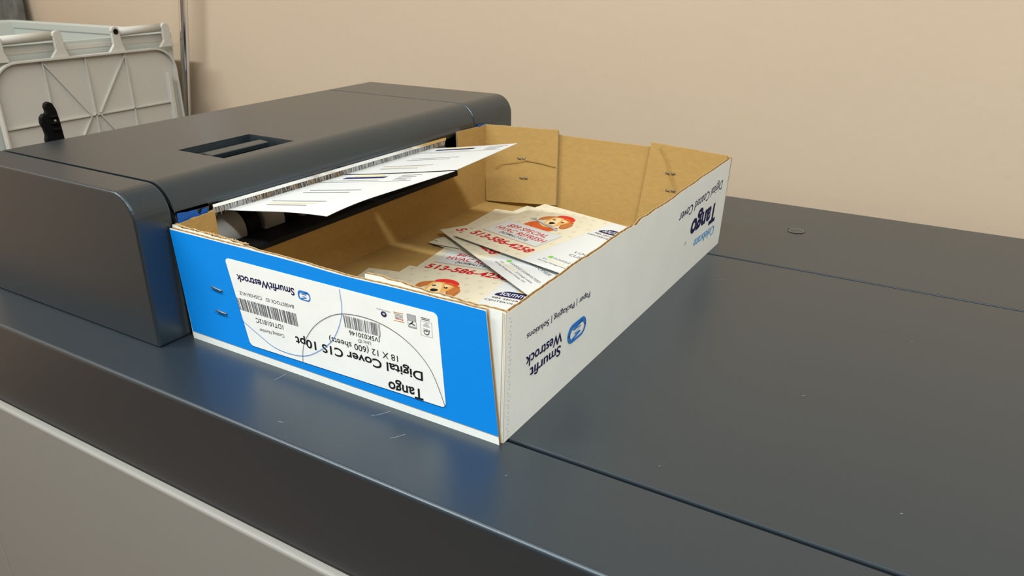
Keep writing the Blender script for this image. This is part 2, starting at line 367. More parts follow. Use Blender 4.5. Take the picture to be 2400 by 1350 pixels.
# ------------------------------------------------------------------ carton tray
BW, BL, BT = .3225, .4734, .0030
carton = empty('carton_tray', (-BW/2, BL/2, 0), 'open cardboard carton tray, blue and white outside and brown inside, upside-down lettering', 'box')
def wallpanel(mb, A0, A1, B0, B1, n, mo, mi_, prof=None, T=BT, jit=.0007, flute_dir='v', seed=1, lam=.0062, med='flute', cutsides=True, jitb=0.0):
    """corrugated board. A0,A1 bottom ends, B0,B1 top ends of the OUTER face; n = unit vector pointing inwards."""
    rg = random.Random(seed); A0,A1,B0,B1,n = map(Vector,(A0,A1,B0,B1,n)); n.normalize()
    L = (A1-A0).length; N = max(8, int(L/.003)); t = .00045
    hts = []
    h = 0
    for i in range(N+1):
        h = .75*h + rg.uniform(-1,1)*jit*.6; hts.append(h + (prof(i/N) if prof else 0))
    hb = [rg.uniform(-1,1)*jitb for _ in range(N+1)]
    def col(i, off):
        u = i/N; a = A0.lerp(A1,u); b = B0.lerp(B1,u); d = (b-a).normalized()
        return a + d*hb[i] + n*off, b + d*hts[i] + n*off
    for (o0, o1, mA, mB_) in ((0, t, mo, 'kraft_pale'), (T-t, T, 'kraft_pale', mi_)):
        vs = []; fs = []
        for i in range(N+1):
            a,b = col(i,o0); c,d = col(i,o1); vs += [a,b,c,d]
        F1=[];F2=[];F3=[]
        for i in range(N):
            p = 4*i; q = p+4
            F1.append((p,p+1,q+1,q)); F2.append((p+2,q+2,q+3,p+3)); F3 += [(p+1,p+3,q+3,q+1),(p,q,q+2,p+2)]
        F3 += [(0,2,3,1),(4*N,4*N+1,4*N+3,4*N+2)]
        if o0 == 0: mb.add(vs, F1, mo); mb.add(vs, F2, 'kraft_pale'); mb.add(vs, F3, 'kraft_pale')
        else: mb.add(vs, F1, 'kraft_pale'); mb.add(vs, F2, mi_); mb.add(vs, F3, 'kraft_pale')
    nw = int(L/lam*6); vs = []
    for k in range(nw+1):
        u = k/nw; i = min(N-1,int(u*N)); f = u*N-i; off = T/2 + (T/2-t)*math.sin(2*math.pi*u*L/lam)*.98
        a0,b0 = col(i,off); a1,b1 = col(i+1,off); b = b0.lerp(b1,f); a = a0.lerp(a1,f)
        vs += [a, b - (b-a).normalized()*.0003]
    mb.add(vs, [(2*k,2*k+1,2*k+3,2*k+2) for k in range(nw)], med)
    # solid core edge at the two ends
    return
def C(mb, name, par=carton): return to(par, mb.build(name, None, fixn=False))
# floor
mb = MB()
mb.box((-BW+.001,.001,.0004),(-.001,BL-.001,.0008),'white_board'); mb.box((-BW+.001,.001,.0009),(-.001,BL-.001,.0034),'kraft')
C(mb, 'base_panel')
# right long wall (white outside)
def dip(u):
    d = 0
    for c, w, a in ((.44,.012,-.0022),(.46,.02,.0012),(.20,.05,.0006),(.62,.03,-.0010),(.80,.03,.0006)): d += a*math.exp(-((u-c)/w)**2)
    return d
mb = MB()
wallpanel(mb, (.0,0.0,0.0), (.0,BL,0.0), (.0035,-.0005,.0985), (.0040,BL+.003,.1005), (-1,0,0), 'white_board', 'kraft', prof=dip, jit=.0006, seed=3)
tb = mb; frx = Frame((.0,0,0),(0,-1,0),(.0035/.0985*-1,0,-1))
def WX(mb, t, a, b, cap, m, bold=0.0, shear=0.0):   # a,b = baseline start/end in (y,z), text reads toward -y and upside down
    w = math.hypot(a[0]-b[0], a[1]-b[1]); fr = Frame((.0036*a[1]/.0985+.0002, a[0], a[1]), (0,-1,0), (-.0036/.0985,0,-1))
    dv = -(b[1]-a[1]); ptext(mb, fr, t, 0, 0, w, cap, m, h=.00025, bold=bold, shear=shear, dv=dv)
WX(tb, 'Smurfit', (.0780,.0416),(.0326,.0431), .0087, 'ink_navy', .012)
WX(tb, 'Westrock', (.0792,.0526),(.0260,.0547), .0090, 'ink_navy', .012)
WX(tb, 'Paper | Packaging | Solutions', (.1232,.0682),(.0264,.0726), .0050, 'ink_navy')
WX(tb, 'Digital Coated Cover', (.4547,.0805),(.3187,.0775), .0105, 'ink_navy', 0.0, .12)
WX(tb, 'Tango', (.4454,.0576),(.3607,.0580), .0215, 'ink_navy', .035, .15)
WX(tb, 'Celebrate', (.4466,.0306),(.3766,.0335), .0108, 'ink_sky', .006, .12)
frw = lambda y, z: Frame((.0036*z/.0985+.0004, y, z), (0,-1,0), (-.0036/.0985,0,-1))
def emblem(mb, fr, w, hgt, k=1.0):
    ro = rrect(-w/2,-hgt/2,w/2,hgt/2, w*.26); ri = rrect(-w/2+w*.07*k,-hgt/2+w*.13*k,w/2-w*.12*k,hgt/2-w*.07*k, w*.2)
    n = len(ro); mb.add([fr.p(a,b,.0002) for a,b in ro]+[fr.p(a,b,.0002) for a,b in ri], [(i,(i+1)%n,n+(i+1)%n,n+i) for i in range(n)], 'ink_blue')
    z = [(-.28,-.32),(.20,-.14),(-.20,-.08),(.14,.12),(-.18,.16),(.26,.34)]
    pline(mb, fr, [(a*w,b*hgt) for a,b in z], w*.066, 'ink_blue')
emblem(tb, frw(.1040,.0430), .031, .0160)
pline(tb, frw(.3478,.0385), [(.0016*math.cos(t),.0016*math.sin(t)) for t in [k*.5 for k in range(13)]], .0004, 'ink_grey', closed=False)
ptext(tb, frw(.3478,.0385), 'R', -.0006, -.0008, .0013, .0016, 'ink_grey')
# perforation dimples beside the near corner fold
for k in range(30):
    z = .004 + k*.0031; pell(tb, frw(.0045+.001*math.sin(k*2.1), z), 0, 0, .0007, .0005, 'card_white', .0001, 8)
rw = tag(C(tb, 'long_side_panel'), 'white side panel with navy and blue upside-down lettering')
# front tabs (white outside, folded behind the blue panel)
mb = MB(); wallpanel(mb, (-.1110,0.0001,0.0),(-.0005,0.0001,0.0),(-.1135,-.0002,.1010),(.0030,-.0002,.0985),(0,1,0),'white_board','kraft',jit=.0010,seed=5); C(mb,'corner_tab')
mb = MB(); wallpanel(mb, (-BW+.0005,0.0001,0.0),(-.2340,0.0001,0.0),(-.3232,-.0002,.1015),(-.2335,-.0002,.0995),(0,1,0),'white_board','kraft_pale',jit=.0012,seed=6); C(mb,'corner_tab')
# front panel (blue)
mb = MB()
FN = (0,1,0)
FB = [(-.3165,-.0034,0.0),(-.0012,-.0034,0.0),(-.3226,-.0036,.1000),(-.0098,-.0036,.0988)]
wallpanel(mb, *FB, FN, 'white_board','kraft', prof=lambda u: -.0012*math.exp(-((u-.62)/.12)**2)+.0006*math.exp(-((u-.3)/.02)**2), jit=.00035, seed=8)
frb = Frame((0,-.0036,0),(1,0,0),(0,0,1))
N=60; vs=[]
rg = random.Random(8); 
for k in range(N+1):
    u=k/N; xb = -.3163+u*(.3147); xt = -.3224+u*(.3125)
    vs += [(xb+.0003,-.0038,.0070),(xt,-.0040,.0990-.0007*u + (-.0012*math.exp(-((u-.62)/.12)**2)))]
mb.add(vs, [(2*k,2*k+2,2*k+3,2*k+1) for k in range(N)], 'blue_ink')
fp = C(mb,'front_panel')
# label
LQ = [(-.2415,.0131),(-.0443,.0160),(-.0484,.0874),(-.2573,.0866)]   # corners BL BR TR TL in (x,z)
lb = MB(); yl = -.0043
frl = Frame((0,yl,0),(1,0,0),(0,0,1))
def lq(a,b): return quadf((LQ[0],LQ[1],LQ[2],LQ[3]),a,b)
rr_ = rrect(0,0,1,1,.07)
def rr2(k=6):
    o=[]
    for cx,cy,a0,rx,ry in ((1-.02,1-.05,0,.02,.05),(.02,1-.05,90,.02,.05),(.02,.05,180,.02,.05),(1-.02,.05,270,.02,.05)):
        for j in range(k+1): a=math.radians(a0+90*j/k); o.append(lq(cx+rx*math.cos(a),cy+ry*math.sin(a)))
    return o
ring_ = rr2(); lb.prism([(a,yl+.0003,b) for a,b in ring_], (0,-.0003,0), 'label')
def BX(t, a, b, cap, m, bold=0.0, h=.0002):     # upside down text on the label
    w = math.hypot(a[0]-b[0],a[1]-b[1]); fr = Frame((a[0],yl,a[1]),(-1,0,0),(0,0,-1)); ptext(lb, fr, t, 0,0,w,cap,m,h=h,bold=bold,dv=-(b[1]-a[1]))
BX('Tango',(-.0637,.0247),(-.0953,.0225),.0090,'ink_black',.018)
BX('Digital Cover C1S 10pt',(-.0632,.0390),(-.1871,.0352),.0073,'ink_black',.018)
BX('18 X 12 (600 sheets)',(-.0848,.0460),(-.1505,.0446),.0052,'ink_black',0)
BX('Unit ID',(-.1091,.0508),(-.1213,.0500),.0029,'ink_grey')
BX('JV5K030146',(-.0999,.0562),(-.1295,.0549),.0038,'ink_black')
BX('1DT101812C',(-.1995,.0417),(-.2304,.0405),.0042,'ink_black')
BX('Catalog Number',(-.1994,.0335),(-.2280,.0320),.0030,'ink_grey')
BX('BASESTOCK ID   C25H26141Z',(-.1847,.0623),(-.2452,.0606),.0030,'ink_grey')
BX('SmurfitWestrock',(-.1820,.0766),(-.2458,.0749),.0062,'ink_navy',.02)
emblem(lb, Frame((-.1721,yl,.0727),(-1,0,0),(0,0,-1)), .0130, .0078)
def bars(q, n, m, seed, gap=.5):
    rg = random.Random(seed); u = 0; tot = []
    while u < 1: w = rg.choice([1,1,2,3])/n; g = rg.choice([1,1,2])/n*gap*2; tot.append((u,min(1,u+w))); u += w+g
    for a,b in tot: ppoly(lb, frl, [quadf(q,a,0),quadf(q,b,0),quadf(q,b,1),quadf(q,a,1)], m)
bars([(-.2481,.0438),(-.1824,.0448),(-.1835,.0554),(-.2503,.0541)], 95, 'ink_grey', 4)
bars([(-.1330,.0566),(-.0988,.0575),(-.0989,.0672),(-.1340,.0662)], 100, 'ink_grey', 9, .8)
pline(lb, frl, catmull([(-.1351,.0862),(-.1351,.0669),(-.1443,.0462),(-.1592,.0315),(-.1809,.0197),(-.2091,.0182),(-.2306,.0264),(-.2490,.0354)],8), .00045, 'ink_blue', .0003)
pline(lb, frl, catmull([(-.1819,.0142),(-.1777,.0321),(-.1617,.0521),(-.1371,.0662),(-.1056,.0689),(-.0777,.0613),(-.0567,.0442),(-.0447,.0175)],8), .0004, 'ink_black', .0003)
q = [(-.0626,.0682),(-.0531,.0685),(-.0532,.0793),(-.0628,.0792)]
pline(lb, frl, [quadf(q,a,b) for a,b in ((0,0),(1,0),(1,1),(0,1))], .00025, 'ink_grey', closed=True)
BX('FSC',(-.0553,.0738),(-.0606,.0738),.0016,'ink_grey',.01)
pline(lb, frl, [(-.0555,.0722),(-.0562,.0702),(-.0578,.0695),(-.0594,.0700),(-.0602,.0716),(-.0592,.0726),(-.0584,.0716),(-.0574,.0728),(-.0564,.0722)], .0005, 'ink_black')
for k in range(4): pline(lb, frl, [(-.0610+.0006*k,.0756+.0008*k),(-.0548-.0004*k,.0757+.0008*k)], .0002, 'ink_grey')
for k in range(2): pline(lb, frl, [(-.0622,.0805+.0011*k),(-.0548,.0806+.0011*k)], .00035, 'ink_black')
q = [(-.0733,.0718),(-.0663,.0718),(-.0668,.0817),(-.0741,.0814)]
pline(lb, frl, [quadf(q,a,b) for a,b in ((0,0),(1,0),(1,1),(0,1))], .0003, 'ink_grey', closed=True)
q2 = [quadf(q,0,.5),quadf(q,1,.5),quadf(q,1,1),quadf(q,0,1)]; ppoly(lb, frl, q2, 'ink_lgrey', .00015)
ppoly(lb, frl, [quadf(q,0,0),quadf(q,1,0),quadf(q,1,.12),quadf(q,0,.12)], 'ink_lgrey', .00015)
pline(lb, frl, [quadf(q,.12,.20),quadf(q,.42,.34),quadf(q,.62,.50)], .0007, 'ink_black'); pline(lb, frl, [quadf(q,.42,.34),quadf(q,.85,.22)], .0007, 'ink_black')
pline(lb, frl, [(-.0861,.0800),(-.0774,.0806)], .0004, 'ink_orange'); pline(lb, frl, [(-.0860,.0737),(-.0768,.0742)], .0004, 'ink_orange')
for k in range(3): pline(lb, frl, [(-.0858+.0004*k,.0789-.0010*k),(-.0778,.0793-.0010*k)], .00028, 'ink_grey')
BX('Kodak',(-.0778,.0764),(-.0850,.0762),.0015,'ink_red',.015)
pell(lb, frl, -.0949,.0761,.0026,.0021,'ink_navy',.0002); pell(lb, frl, -.0947,.0763,.0014,.0010,'ink_lgrey',.0003)
BX('KONICA MINOLTA',(-.0890,.0795),(-.1013,.0796),.0010,'ink_grey')
lab = tag(to(fp, lb.build('paper_label', None, fixn=False)), 'white paper label with upside-down print and two barcodes')
# left long wall: corner stubs with a low cut between them
def cutp(u):
    y = u*BL; n = .0012*math.sin(y*190)+.0009*math.sin(y*83+1)
    if y < .0405: return 0.0
    if y > .4090: return 0.0
    return -.0440 + n
mb = MB()
def side(y0, y1, ht0, ht1, jit, seed):
    wallpanel(mb, (-BW,y0,0),(-BW,y1,0),(-BW-.0008*(ht0/.1),y0,ht0),(-BW-.0008*(ht1/.1),y1,ht1),(1,0,0),'white_board','kraft',jit=jit,seed=seed)
side(0, .0408, .1015, .1040, .0003, 11)
side(.0410, .4088, .0585, .0585, .0009, 12)
side(.4090, BL, .1075, .1055, .0003, 13)
C(mb,'cut_side_panel')
# back wall with two inner tabs
mb = MB(); wallpanel(mb, (-BW,BL,0),(0,BL,0),(-BW-.003,BL+.006,.1040),(.004,BL+.006,.1010),(0,-1,0),'white_board','kraft',jit=.0003,seed=14); C(mb,'back_panel')
mb = MB(); wallpanel(mb, (-.3180,BL-.0035,.0050),(-.2105,BL-.0045,.0150),(-.3225,BL+.0025,.1060),(-.2125,BL+.0015,.1098),(0,-1,0),'white_board','kraft',jit=.0004,seed=15); C(mb,'corner_tab')
mb = MB(); wallpanel(mb, (-.1005,BL-.0045,.0085),(-.0040,BL-.0035,.0040),(-.0895,BL+.0015,.1085),(.0000,BL+.0025,.1030),(0,-1,0),'white_board','kraft',jit=.0004,seed=16); C(mb,'corner_tab')
# ragged kraft crumbs on the near left tab
mb = MB(); rg = random.Random(4)
for k in range(60):
    u = k/60; x = -.322+u*.087; z = .1013-.0018*u + rg.uniform(-.0002,.0004)
    mb.box((x,.0010,z),(x+rg.uniform(.0004,.0014),.0016+rg.uniform(.0008,.0020),z+rg.uniform(.0003,.0014)*(1 if u > .4 else .5),),'kraft_pale',rot=Matrix.Rotation(rg.uniform(0,3),3,'Z'))
C(mb,'torn_board_edge')
# creases in the tabs
def crease(pts, name='crease'):
    mb = MB(); mb.tube(pts, .00045, 'kraft', 6, False); return C(mb, name)
yb = BL-.0073
crease([(-.303,yb+.0008,.052),(-.292,yb+.0010,.060),(-.2700,yb+.0013,.0645),(-.2560,yb+.0015,.0685),(-.235,yb+.0010,.0680),(-.2125,yb+.0007,.0655)])
crease([(-.0770,yb+.0040,.1040),(-.0680,yb+.0028,.0900),(-.0600,yb+.0018,.0700),(-.0500,yb+.0006,.0500),(-.0440,yb-.0002,.0370)])
# staples
def staple(name, x, y, z, w, ax, dz=0.0, curl=False):
    mb = MB(); 
    if not curl:
        d = -1
        mb.tube([(x-w/2,y+.0010,z+dz/2),(x-w/2+.0006,y-.0007,z+dz/2),(x+w/2-.0006,y-.0007,z-dz/2),(x+w/2,y+.0010,z-dz/2)], .00075, 'staple', 8)
    else:
        mb.tube([(x-w/2,y+.0006,z),(x-w/2,y-.0006,z),(x-w*.10,y-.0009,z-.0004)], .0007, 'staple', 8)
        mb.tube([(x+w/2,y+.0006,z+.0002),(x+w/2,y-.0008,z+.0002),(x+w*.08,y-.0010,z+.0003)], .0007, 'staple', 8)
    o = C(mb, 'staple'); return o
staple('s',-.2732,-.0042,.0566,.0125,0,.0012); staple('s',-.2720,-.0042,.0359,.0125,0,.0006)
for x,z in ((-.2640,.0690),(-.2600,.0440),(-.0632,.0758),(-.0610,.0555)): staple('s',x,BL-.0078+.0055*z/.1,z,.0105,0,curl=True)

# ------------------------------------------------------------------ postcards in the carton
CWd, CHt = .222, .150
card_master = None
def dog(mb, fr, cx, cy, k=1.0):
    h = .00040
    E = lambda a,b,ru,rv,m,hh,ang=0: pell(mb, fr, cx+a*k, cy+b*k, ru*k, rv*k, m, h+hh, 20, ang)
    Pp = lambda pts,m,hh: ppoly(mb, fr, catmull([(cx+a*k,cy+b*k) for a,b in pts],4,True), m, h+hh)
    Pp([(-.018,-.020),(-.021,-.040),(-.024,-.058),(.010,-.060),(.018,-.045),(.012,-.022)],'fur',0)            # chest
    Pp([(-.012,-.036),(-.016,-.056),(.004,-.057),(.006,-.038)],'fur_light',.00002)
    Pp([(-.018,-.014),(-.022,-.030),(-.006,-.046),(.012,-.034),(.016,-.016),(0,-.022)],'scarf',.00004)         # scarf
    pline(mb, fr, catmull([(cx-.017*k,cy-.022*k),(cx-.004*k,cy-.034*k),(cx+.012*k,cy-.024*k)],6), .0012*k,'cap_red',h+.00006)
    pline(mb, fr, catmull([(cx-.018*k,cy-.029*k),(cx-.004*k,cy-.040*k),(cx+.010*k,cy-.031*k)],6), .0010*k,'fur_dark',h+.00006)
    Pp([(-.008,.011),(-.015,.009),(-.0215,.002),(-.0205,-.009),(-.0150,-.006),(-.0095,.003)],'ear',.00006)    # ears
    Pp([(.009,.009),(.016,.006),(.0225,-.002),(.0215,-.0145),(.0150,-.0140),(.0095,-.003)],'ear',.00006)
    pline(mb, fr, catmull([(cx-.0200*k,cy+.001*k),(cx-.0195*k,cy-.0085*k),(cx-.0150*k,cy-.0055*k)],5), .0008*k,'fur_dark',h+.00007)
    pline(mb, fr, catmull([(cx+.0210*k,cy-.003*k),(cx+.0205*k,cy-.0140*k),(cx+.0150*k,cy-.0135*k),(cx+.0115*k,cy-.006*k)],5), .0008*k,'fur_dark',h+.00007)
    Pp([(-.010,.010),(-.0115,-.003),(-.0075,-.0135),(0,-.0185),(.0075,-.0140),(.0115,-.003),(.0115,.009),(0,.013)],'fur',.00008)  # head
    Pp([(-.0070,.0075),(-.0085,-.001),(-.0065,-.0120),(0,-.0175),(.0060,-.0125),(.0040,-.0040),(.0010,.0040),(-.002,.0085)],'fur_light',.0001)
    Pp([(.0030,.0070),(.0050,.0020),(.0090,.0030),(.0085,.0070)],'fur_light',.0001)
    Pp([(-.0105,.0095),(-.0095,.0150),(-.0030,.0190),(.0060,.0185),(.0130,.0140),(.0140,.0085),(.0060,.0110),(-.0040,.0105)],'cap_red',.00012)  # cap
    Pp([(.0010,.0105),(.0110,.0095),(.0175,.0065),(.0180,.0040),(.0110,.0060),(.0020,.0085)],'scarf',.00014)
    E(-.0060,.0012,.0021,.0016,'ink_black',.00014,.2); E(.0066,.0004,.0021,.0016,'ink_black',.00014,-.2)
    E(-.0066,.0017,.0005,.0005,'card_white',.00016); E(.0060,.0009,.0005,.0005,'card_white',.00016)
    Pp([(-.0042,-.0065),(-.001,-.0052),(.0030,-.0068),(.0020,-.0105),(-.0010,-.0120),(-.0034,-.0102)],'ink_black',.00014)
    E(-.0005,-.0150,.0060,.0013,'fur_dark',.00014)
    pline(mb, fr, [(cx-.026*k,cy-.010*k),(cx-.010*k,cy-.0145*k),(cx+.008*k,cy-.0175*k),(cx+.020*k,cy-.0225*k)], .0028*k,'ink_lgrey',h+.00017)   # wrench
    pline(mb, fr, [(cx-.026*k,cy-.0112*k),(cx+.020*k,cy-.0237*k)], .0006*k,'ink_grey',h+.00018)
    E(-.0265,-.0095,.0040,.0034,'ink_lgrey',.00017); E(-.0290,-.0085,.0018,.0014,'card_beige',.00019)
def make_card(plain=False):
    mb = MB(); w,hh = CWd, CHt
    mb.box((-w/2,-hh/2,-.0002),(w/2-.006,hh/2,.0002),'card_white')
    fr = Frame((-w/2, hh/2, 0),(1,0,0),(0,1,0))       # u = s, v = -t
    V = lambda s,t: (s,-t)
    ppoly(mb, fr, [V(0,.150),V(.110,.150),V(.110,0),V(0,0)],'card_beige',.00026)
    rg = random.Random(12)
    for i in range(7):
        for j in range(10):
            s = .008+i*.0160+(.008 if j%2 else 0)+rg.uniform(-.001,.001); t = .008+j*.0150+rg.uniform(-.001,.001)
            if s > .106 or (.004 < s < .1 and .072 < t < .137) : continue
            a = rg.uniform(-.6,.6)
            pell(mb, fr, s, -t, .0026,.0019,'paw',.00030,10,a)
            for k in (-1,0,1): pell(mb, fr, s+.0020*k, -t+.0033-.0009*abs(k), .0008,.0010,'paw',.00030,6)
    dog(mb, fr, .0580, -.0385, 1.10)
    ro = rrect(.010,-.1150,.0975,-.0720,.002,3); ppoly(mb, fr, ro,'card_white',.00062)
    pline(mb, fr, rrect(.0115,-.1138,.096,-.0732,.002,3), .0004,'ink_lgrey',.00065,closed=True)
    k = .0112
    while k < .096: pell(mb, fr, k, -.1156, .0005,.0005,'ink_orange',.00065,5); k += .0019
    ptext(mb, fr, '$89 SPECIAL', .0240, -.0890, .0620, .0095,'ink_red',.00068,.012,.05)
    ptext(mb, fr, 'HVAC REFRESH', .0180, -.1020, .0760, .0095,'ink_red',.00068,.012,.05)
    ptext(mb, fr, '(NORMALLY $150)', .0330, -.1100, .0440, .0055,'ink_black',.00068,.014,.05)
    if not plain: ptext(mb, fr, '513-586-4258', .0080, -.1330, .0950, .0125,'ink_red',.0004,.030,.12)
    # address side
    ppoly(mb, fr, catmull([(.116,-.0330),(.122,-.0225),(.131,-.0200),(.150,-.0200),(.160,-.0215),(.160,-.0330),(.138,-.0335)],3,True),'ink_navy',.0003)
    pell(mb, fr, .150,-.0165,.016,.0050,'ink_yellow',.00028)
    ptext(mb, fr, 'SOUTHTOWN', .1205, -.0310, .0400, .0072,'card_white',.0004,.02)
    pline(mb, fr, [(.117,-.0345),(.160,-.0345)], .0004,'ink_orange',.0003)
    ptext(mb, fr, '985 SENATE DRIVE', .1160, -.0405, .0560, .0036,'ink_black',.0004)
    ptext(mb, fr, 'CENTERVILLE, OH 45459', .1120, -.0475, .0660, .0036,'ink_black',.0004)
    ptext(mb, fr, 'LOCAL', .1400, -.1000, .0300, .0050,'ink_grey',.0004)
    ptext(mb, fr, 'CUSTOMER', .1400, -.1095, .0460, .0050,'ink_grey',.0004)
    pell(mb, fr, .1300,-.1250,.0030,.0030,'ink_green',.0004)
    ptext(mb, fr, 'GOOGLE GUARANTEED', .1345, -.1270, .0620, .0036,'ink_grey',.0004)
    ptext(mb, fr, '5.0', .1260, -.1338, .0055, .0030,'ink_grey',.0004)
    for k in range(5): pell(mb, fr, .1350+.0048*k,-.1324,.0014,.0014,'ink_yellow',.0004,5)
    ptext(mb, fr, '312 Google reviews', .1600, -.1338, .0340, .0028,'ink_grey',.0004)
    ptext(mb, fr, 'Serving Montgomery County, OH', .1240, -.1390, .0640, .0026,'ink_grey',.0004)
    return mb
def place_card(src, loc, yaw, tilt=(0,0)):
    o = src
    cz, sz = math.cos(math.radians(yaw)), math.sin(math.radians(yaw))
    ex = Vector((cz,sz,tilt[0])).normalized(); ey = Vector((-sz,cz,tilt[1])); ez = ex.cross(ey).normalized(); ey = ez.cross(ex)
    o.matrix_world = Matrix.Translation(loc) @ Matrix((ex,ey,ez)).transposed().to_4x4()
first = make_card().build('postcard', fixn=False)
plain = make_card(True).build('postcard', fixn=False).data
cards = [
 ((-.1456,.2979,.0048), 8.4, (0,0), 0, 'postcard with half covered phone number and offer box, in the middle of the carton'),
 ((-.1624,.1427,.0056), 12.1, (0,0), 1, 'bottom postcard at the front left, only a beige paw-print corner showing'),
 ((-.1338,.1560,.0067), 6.4, (0,0), 0, 'front postcard with dog face and logo, right behind the blue carton front'),
 ((-.1589,.3430,.0056), -10.6, (0,0), 1, 'lower of two postcard corners poking out left under the tilted card'),
 ((-.1549,.3456,.0064), -13.4, (0,0), 1, 'upper of two postcard corners poking out left under the tilted card'),
 ((-.1657,.3682,.0072), 4.3, (0,0), 1, 'postcard whose blank beige back-left corner reaches nearest the slot side'),
 ((-.1509,.3777,.0080), -6.6, (0,0), 1, 'postcard whose back corner shows just left of the topmost card'),
 ((-.1523,.3246,.0118), -31.2, (-.003,.006), 0, 'most sharply turned postcard, under the topmost card, last phone digits showing'),
 ((-.1290,.3468,.0184), -15.2, (.009,.039), 0, 'topmost postcard with dog picture, special offer box and whole phone number')]
pl0 = [o for o in COL.objects if o.type == 'MESH' and o.data == plain][0]
for i, (loc, yaw, tilt, pl, lbl) in enumerate(cards):
    o = first if i == 0 else (pl0 if i == 1 else (pl0 if pl else first).copy())
    if i > 1: COL.objects.link(o)
    place_card(o, loc, yaw, tilt)
    tag(o, lbl, 'postcard', 'postcards lying in the carton')

# cards coming out of the slot
def emerging(y0, y1, e0, e1, lbl, droop):
    """e0/e1: (x,z) of the outer edge at y0 / y1"""
    mb = MB(); nx, ny = 24, 16
    def top(i, j, dz=0):
        b = j/ny; y = y0 + (y1-y0)*b; xe = e0[0]+(e1[0]-e0[0])*b; ze = e0[1]+(e1[1]-e0[1])*b
        a = i/nx; xs = -.425; x = xs + (xe-xs)*a
        def zz(x):
            zs = .0980 - .0045*(y-.0425)/.347
            if x < -.335: return zs + (x+.335)*.02
            t = (x+.335)/(xe+.335); return zs + (ze-zs)*(.9*t+.1*t*t)
        z = zz(x)
        # slight curl at the free corner
        z -= droop*max(0,a-.7)**2/.09*max(0,.35-b)**2/.12
        return (x, y, z+dz)
    vt = [top(i,j,.0002) for i in range(nx+1) for j in range(ny+1)]; vb = [top(i,j,-.0002) for i in range(nx+1) for j in range(ny+1)]
    n = len(vt); fs = []; fb = []
    for i in range(nx):
        for j in range(ny):
            p = i*(ny+1)+j; fs.append((p,p+ny+1,p+ny+2,p+1)); fb.append((p,p+1,p+ny+2,p+ny+1))
    mb.add(vt, fs, 'card_white', True); mb.add(vb, fb, 'card_white', True)
    rim = [i*(ny+1) for i in range(nx+1)] + [nx*(ny+1)+j for j in range(1,ny+1)] + [i*(ny+1)+ny for i in range(nx-1,-1,-1)] + [j for j in range(ny-1,0,-1)]
    mb.add([vt[k] for k in rim]+[vb[k] for k in rim], [(k,(k+1)%len(rim),len(rim)+(k+1)%len(rim),len(rim)+k) for k in range(len(rim))], 'card_white')
    def surf(x, b, h=.0004):
        xe = e0[0]+(e1[0]-e0[0])*b; a = (x+.425)/(xe+.425); i = a*nx; j = b*ny
        i0 = max(0,min(nx-1,int(i))); j0 = max(0,min(ny-1,int(j))); fi, fj = i-i0, j-j0
        P00,P10,P01,P11 = [Vector(top(*q)) for q in ((i0,j0),(i0+1,j0),(i0,j0+1),(i0+1,j0+1))]
        return (P00*(1-fi)+P10*fi)*(1-fj)+(P01*(1-fi)+P11*fi)*fj + Vector((0,0,h))
    def ln(xa, xb, b, w, m):       # printed line along the travel direction
        k = 12; W = w/2/(y1-y0)
        vs = [surf(xa+(xb-xa)*t/k, b+s*W) for t in range(k+1) for s in (-1,1)]
        mb.add(vs, [(2*t,2*t+2,2*t+3,2*t+1) for t in range(k)], m)
    ln(-.306,-.252,.885,.0075,'ink_navy') ; ln(-.300,-.262,.95,.0040,'ink_yellow')
    ln(-.315,-.250,.80,.0008,'ink_grey')
    ln(-.325,-.205,.755,.0008,'ink_grey')
    for k,b in enumerate((.93,.875,.83,.79)): ln(-.237+.002*k,-.212-.001*k,b,.0013,'ink_grey')
    for k,b in enumerate((.52,.46)): ln(-.300,-.235-.006*k,b,.0013,'ink_grey')
    for k,b in enumerate((.235,.185,.14)): ln(-.305+.004*k,-.237-.005*k,b,.0013,'ink_grey' if k != 1 else 'ink_yellow')
    return tag(mb.build('printed_card', fixn=False), lbl, 'card', 'cards leaving the output slot')
emerging(.0570, .2062, (-.2026,.1167), (-.1815,.1204), 'white printed card coming out of the slot, half nearer the blue carton front', .0035)
emerging(.2122, .3620, (-.1830,.1203), (-.2055,.1150), 'white printed card coming out of the slot, half further back, its tip over the carton', 0.0)

# ------------------------------------------------------------------ blue tape
def tape(y0, y1, z0, z1, x, lbl, notch=False):
    mb = MB(); N = 16; vs = []
    for k in range(N+1):
        y = y0+(y1-y0)*k/N; w = .0003*math.sin(k*.6); zt = z1-(.0028*(k/N))+.0002*math.sin(k*.9)
        if notch and k in (11,12): zt -= .004
        vs += [(x+w*.6,y,z0),(x+.0012+w,y,zt),(x-.0003+w*.6,y,z0),(x+.0009+w,y,zt)]
    fs = []
    for k in range(N): p=4*k; fs += [(p,p+4,p+5,p+1),(p+2,p+3,p+7,p+6),(p+1,p+5,p+7,p+3),(p,p+2,p+6,p+4)]
    fs += [(0,1,3,2),(4*N,4*N+2,4*N+3,4*N+1)]
    mb.add(vs, fs, 'tape'); return tag(mb.build('masking_tape', fixn=False), lbl, 'tape')
tape(.0055,.0355,.084,.1100,-.3236,'strip of blue masking tape at the near corner of the carton and cover',True)
tape(.4580,.4830,.080,.1085,-.3240,'strip of blue masking tape at the far corner between carton and cover')

# ------------------------------------------------------------------ bin behind the machine
XB = -1.20
binn = empty('wheeled_bin', (-1.5,.48,FLOOR), 'grey plastic wheeled bin behind the machine with its ribbed lid hanging open', 'bin')
def Bn(mb, name, **k): return to(binn, mb.build(name, None, **k))
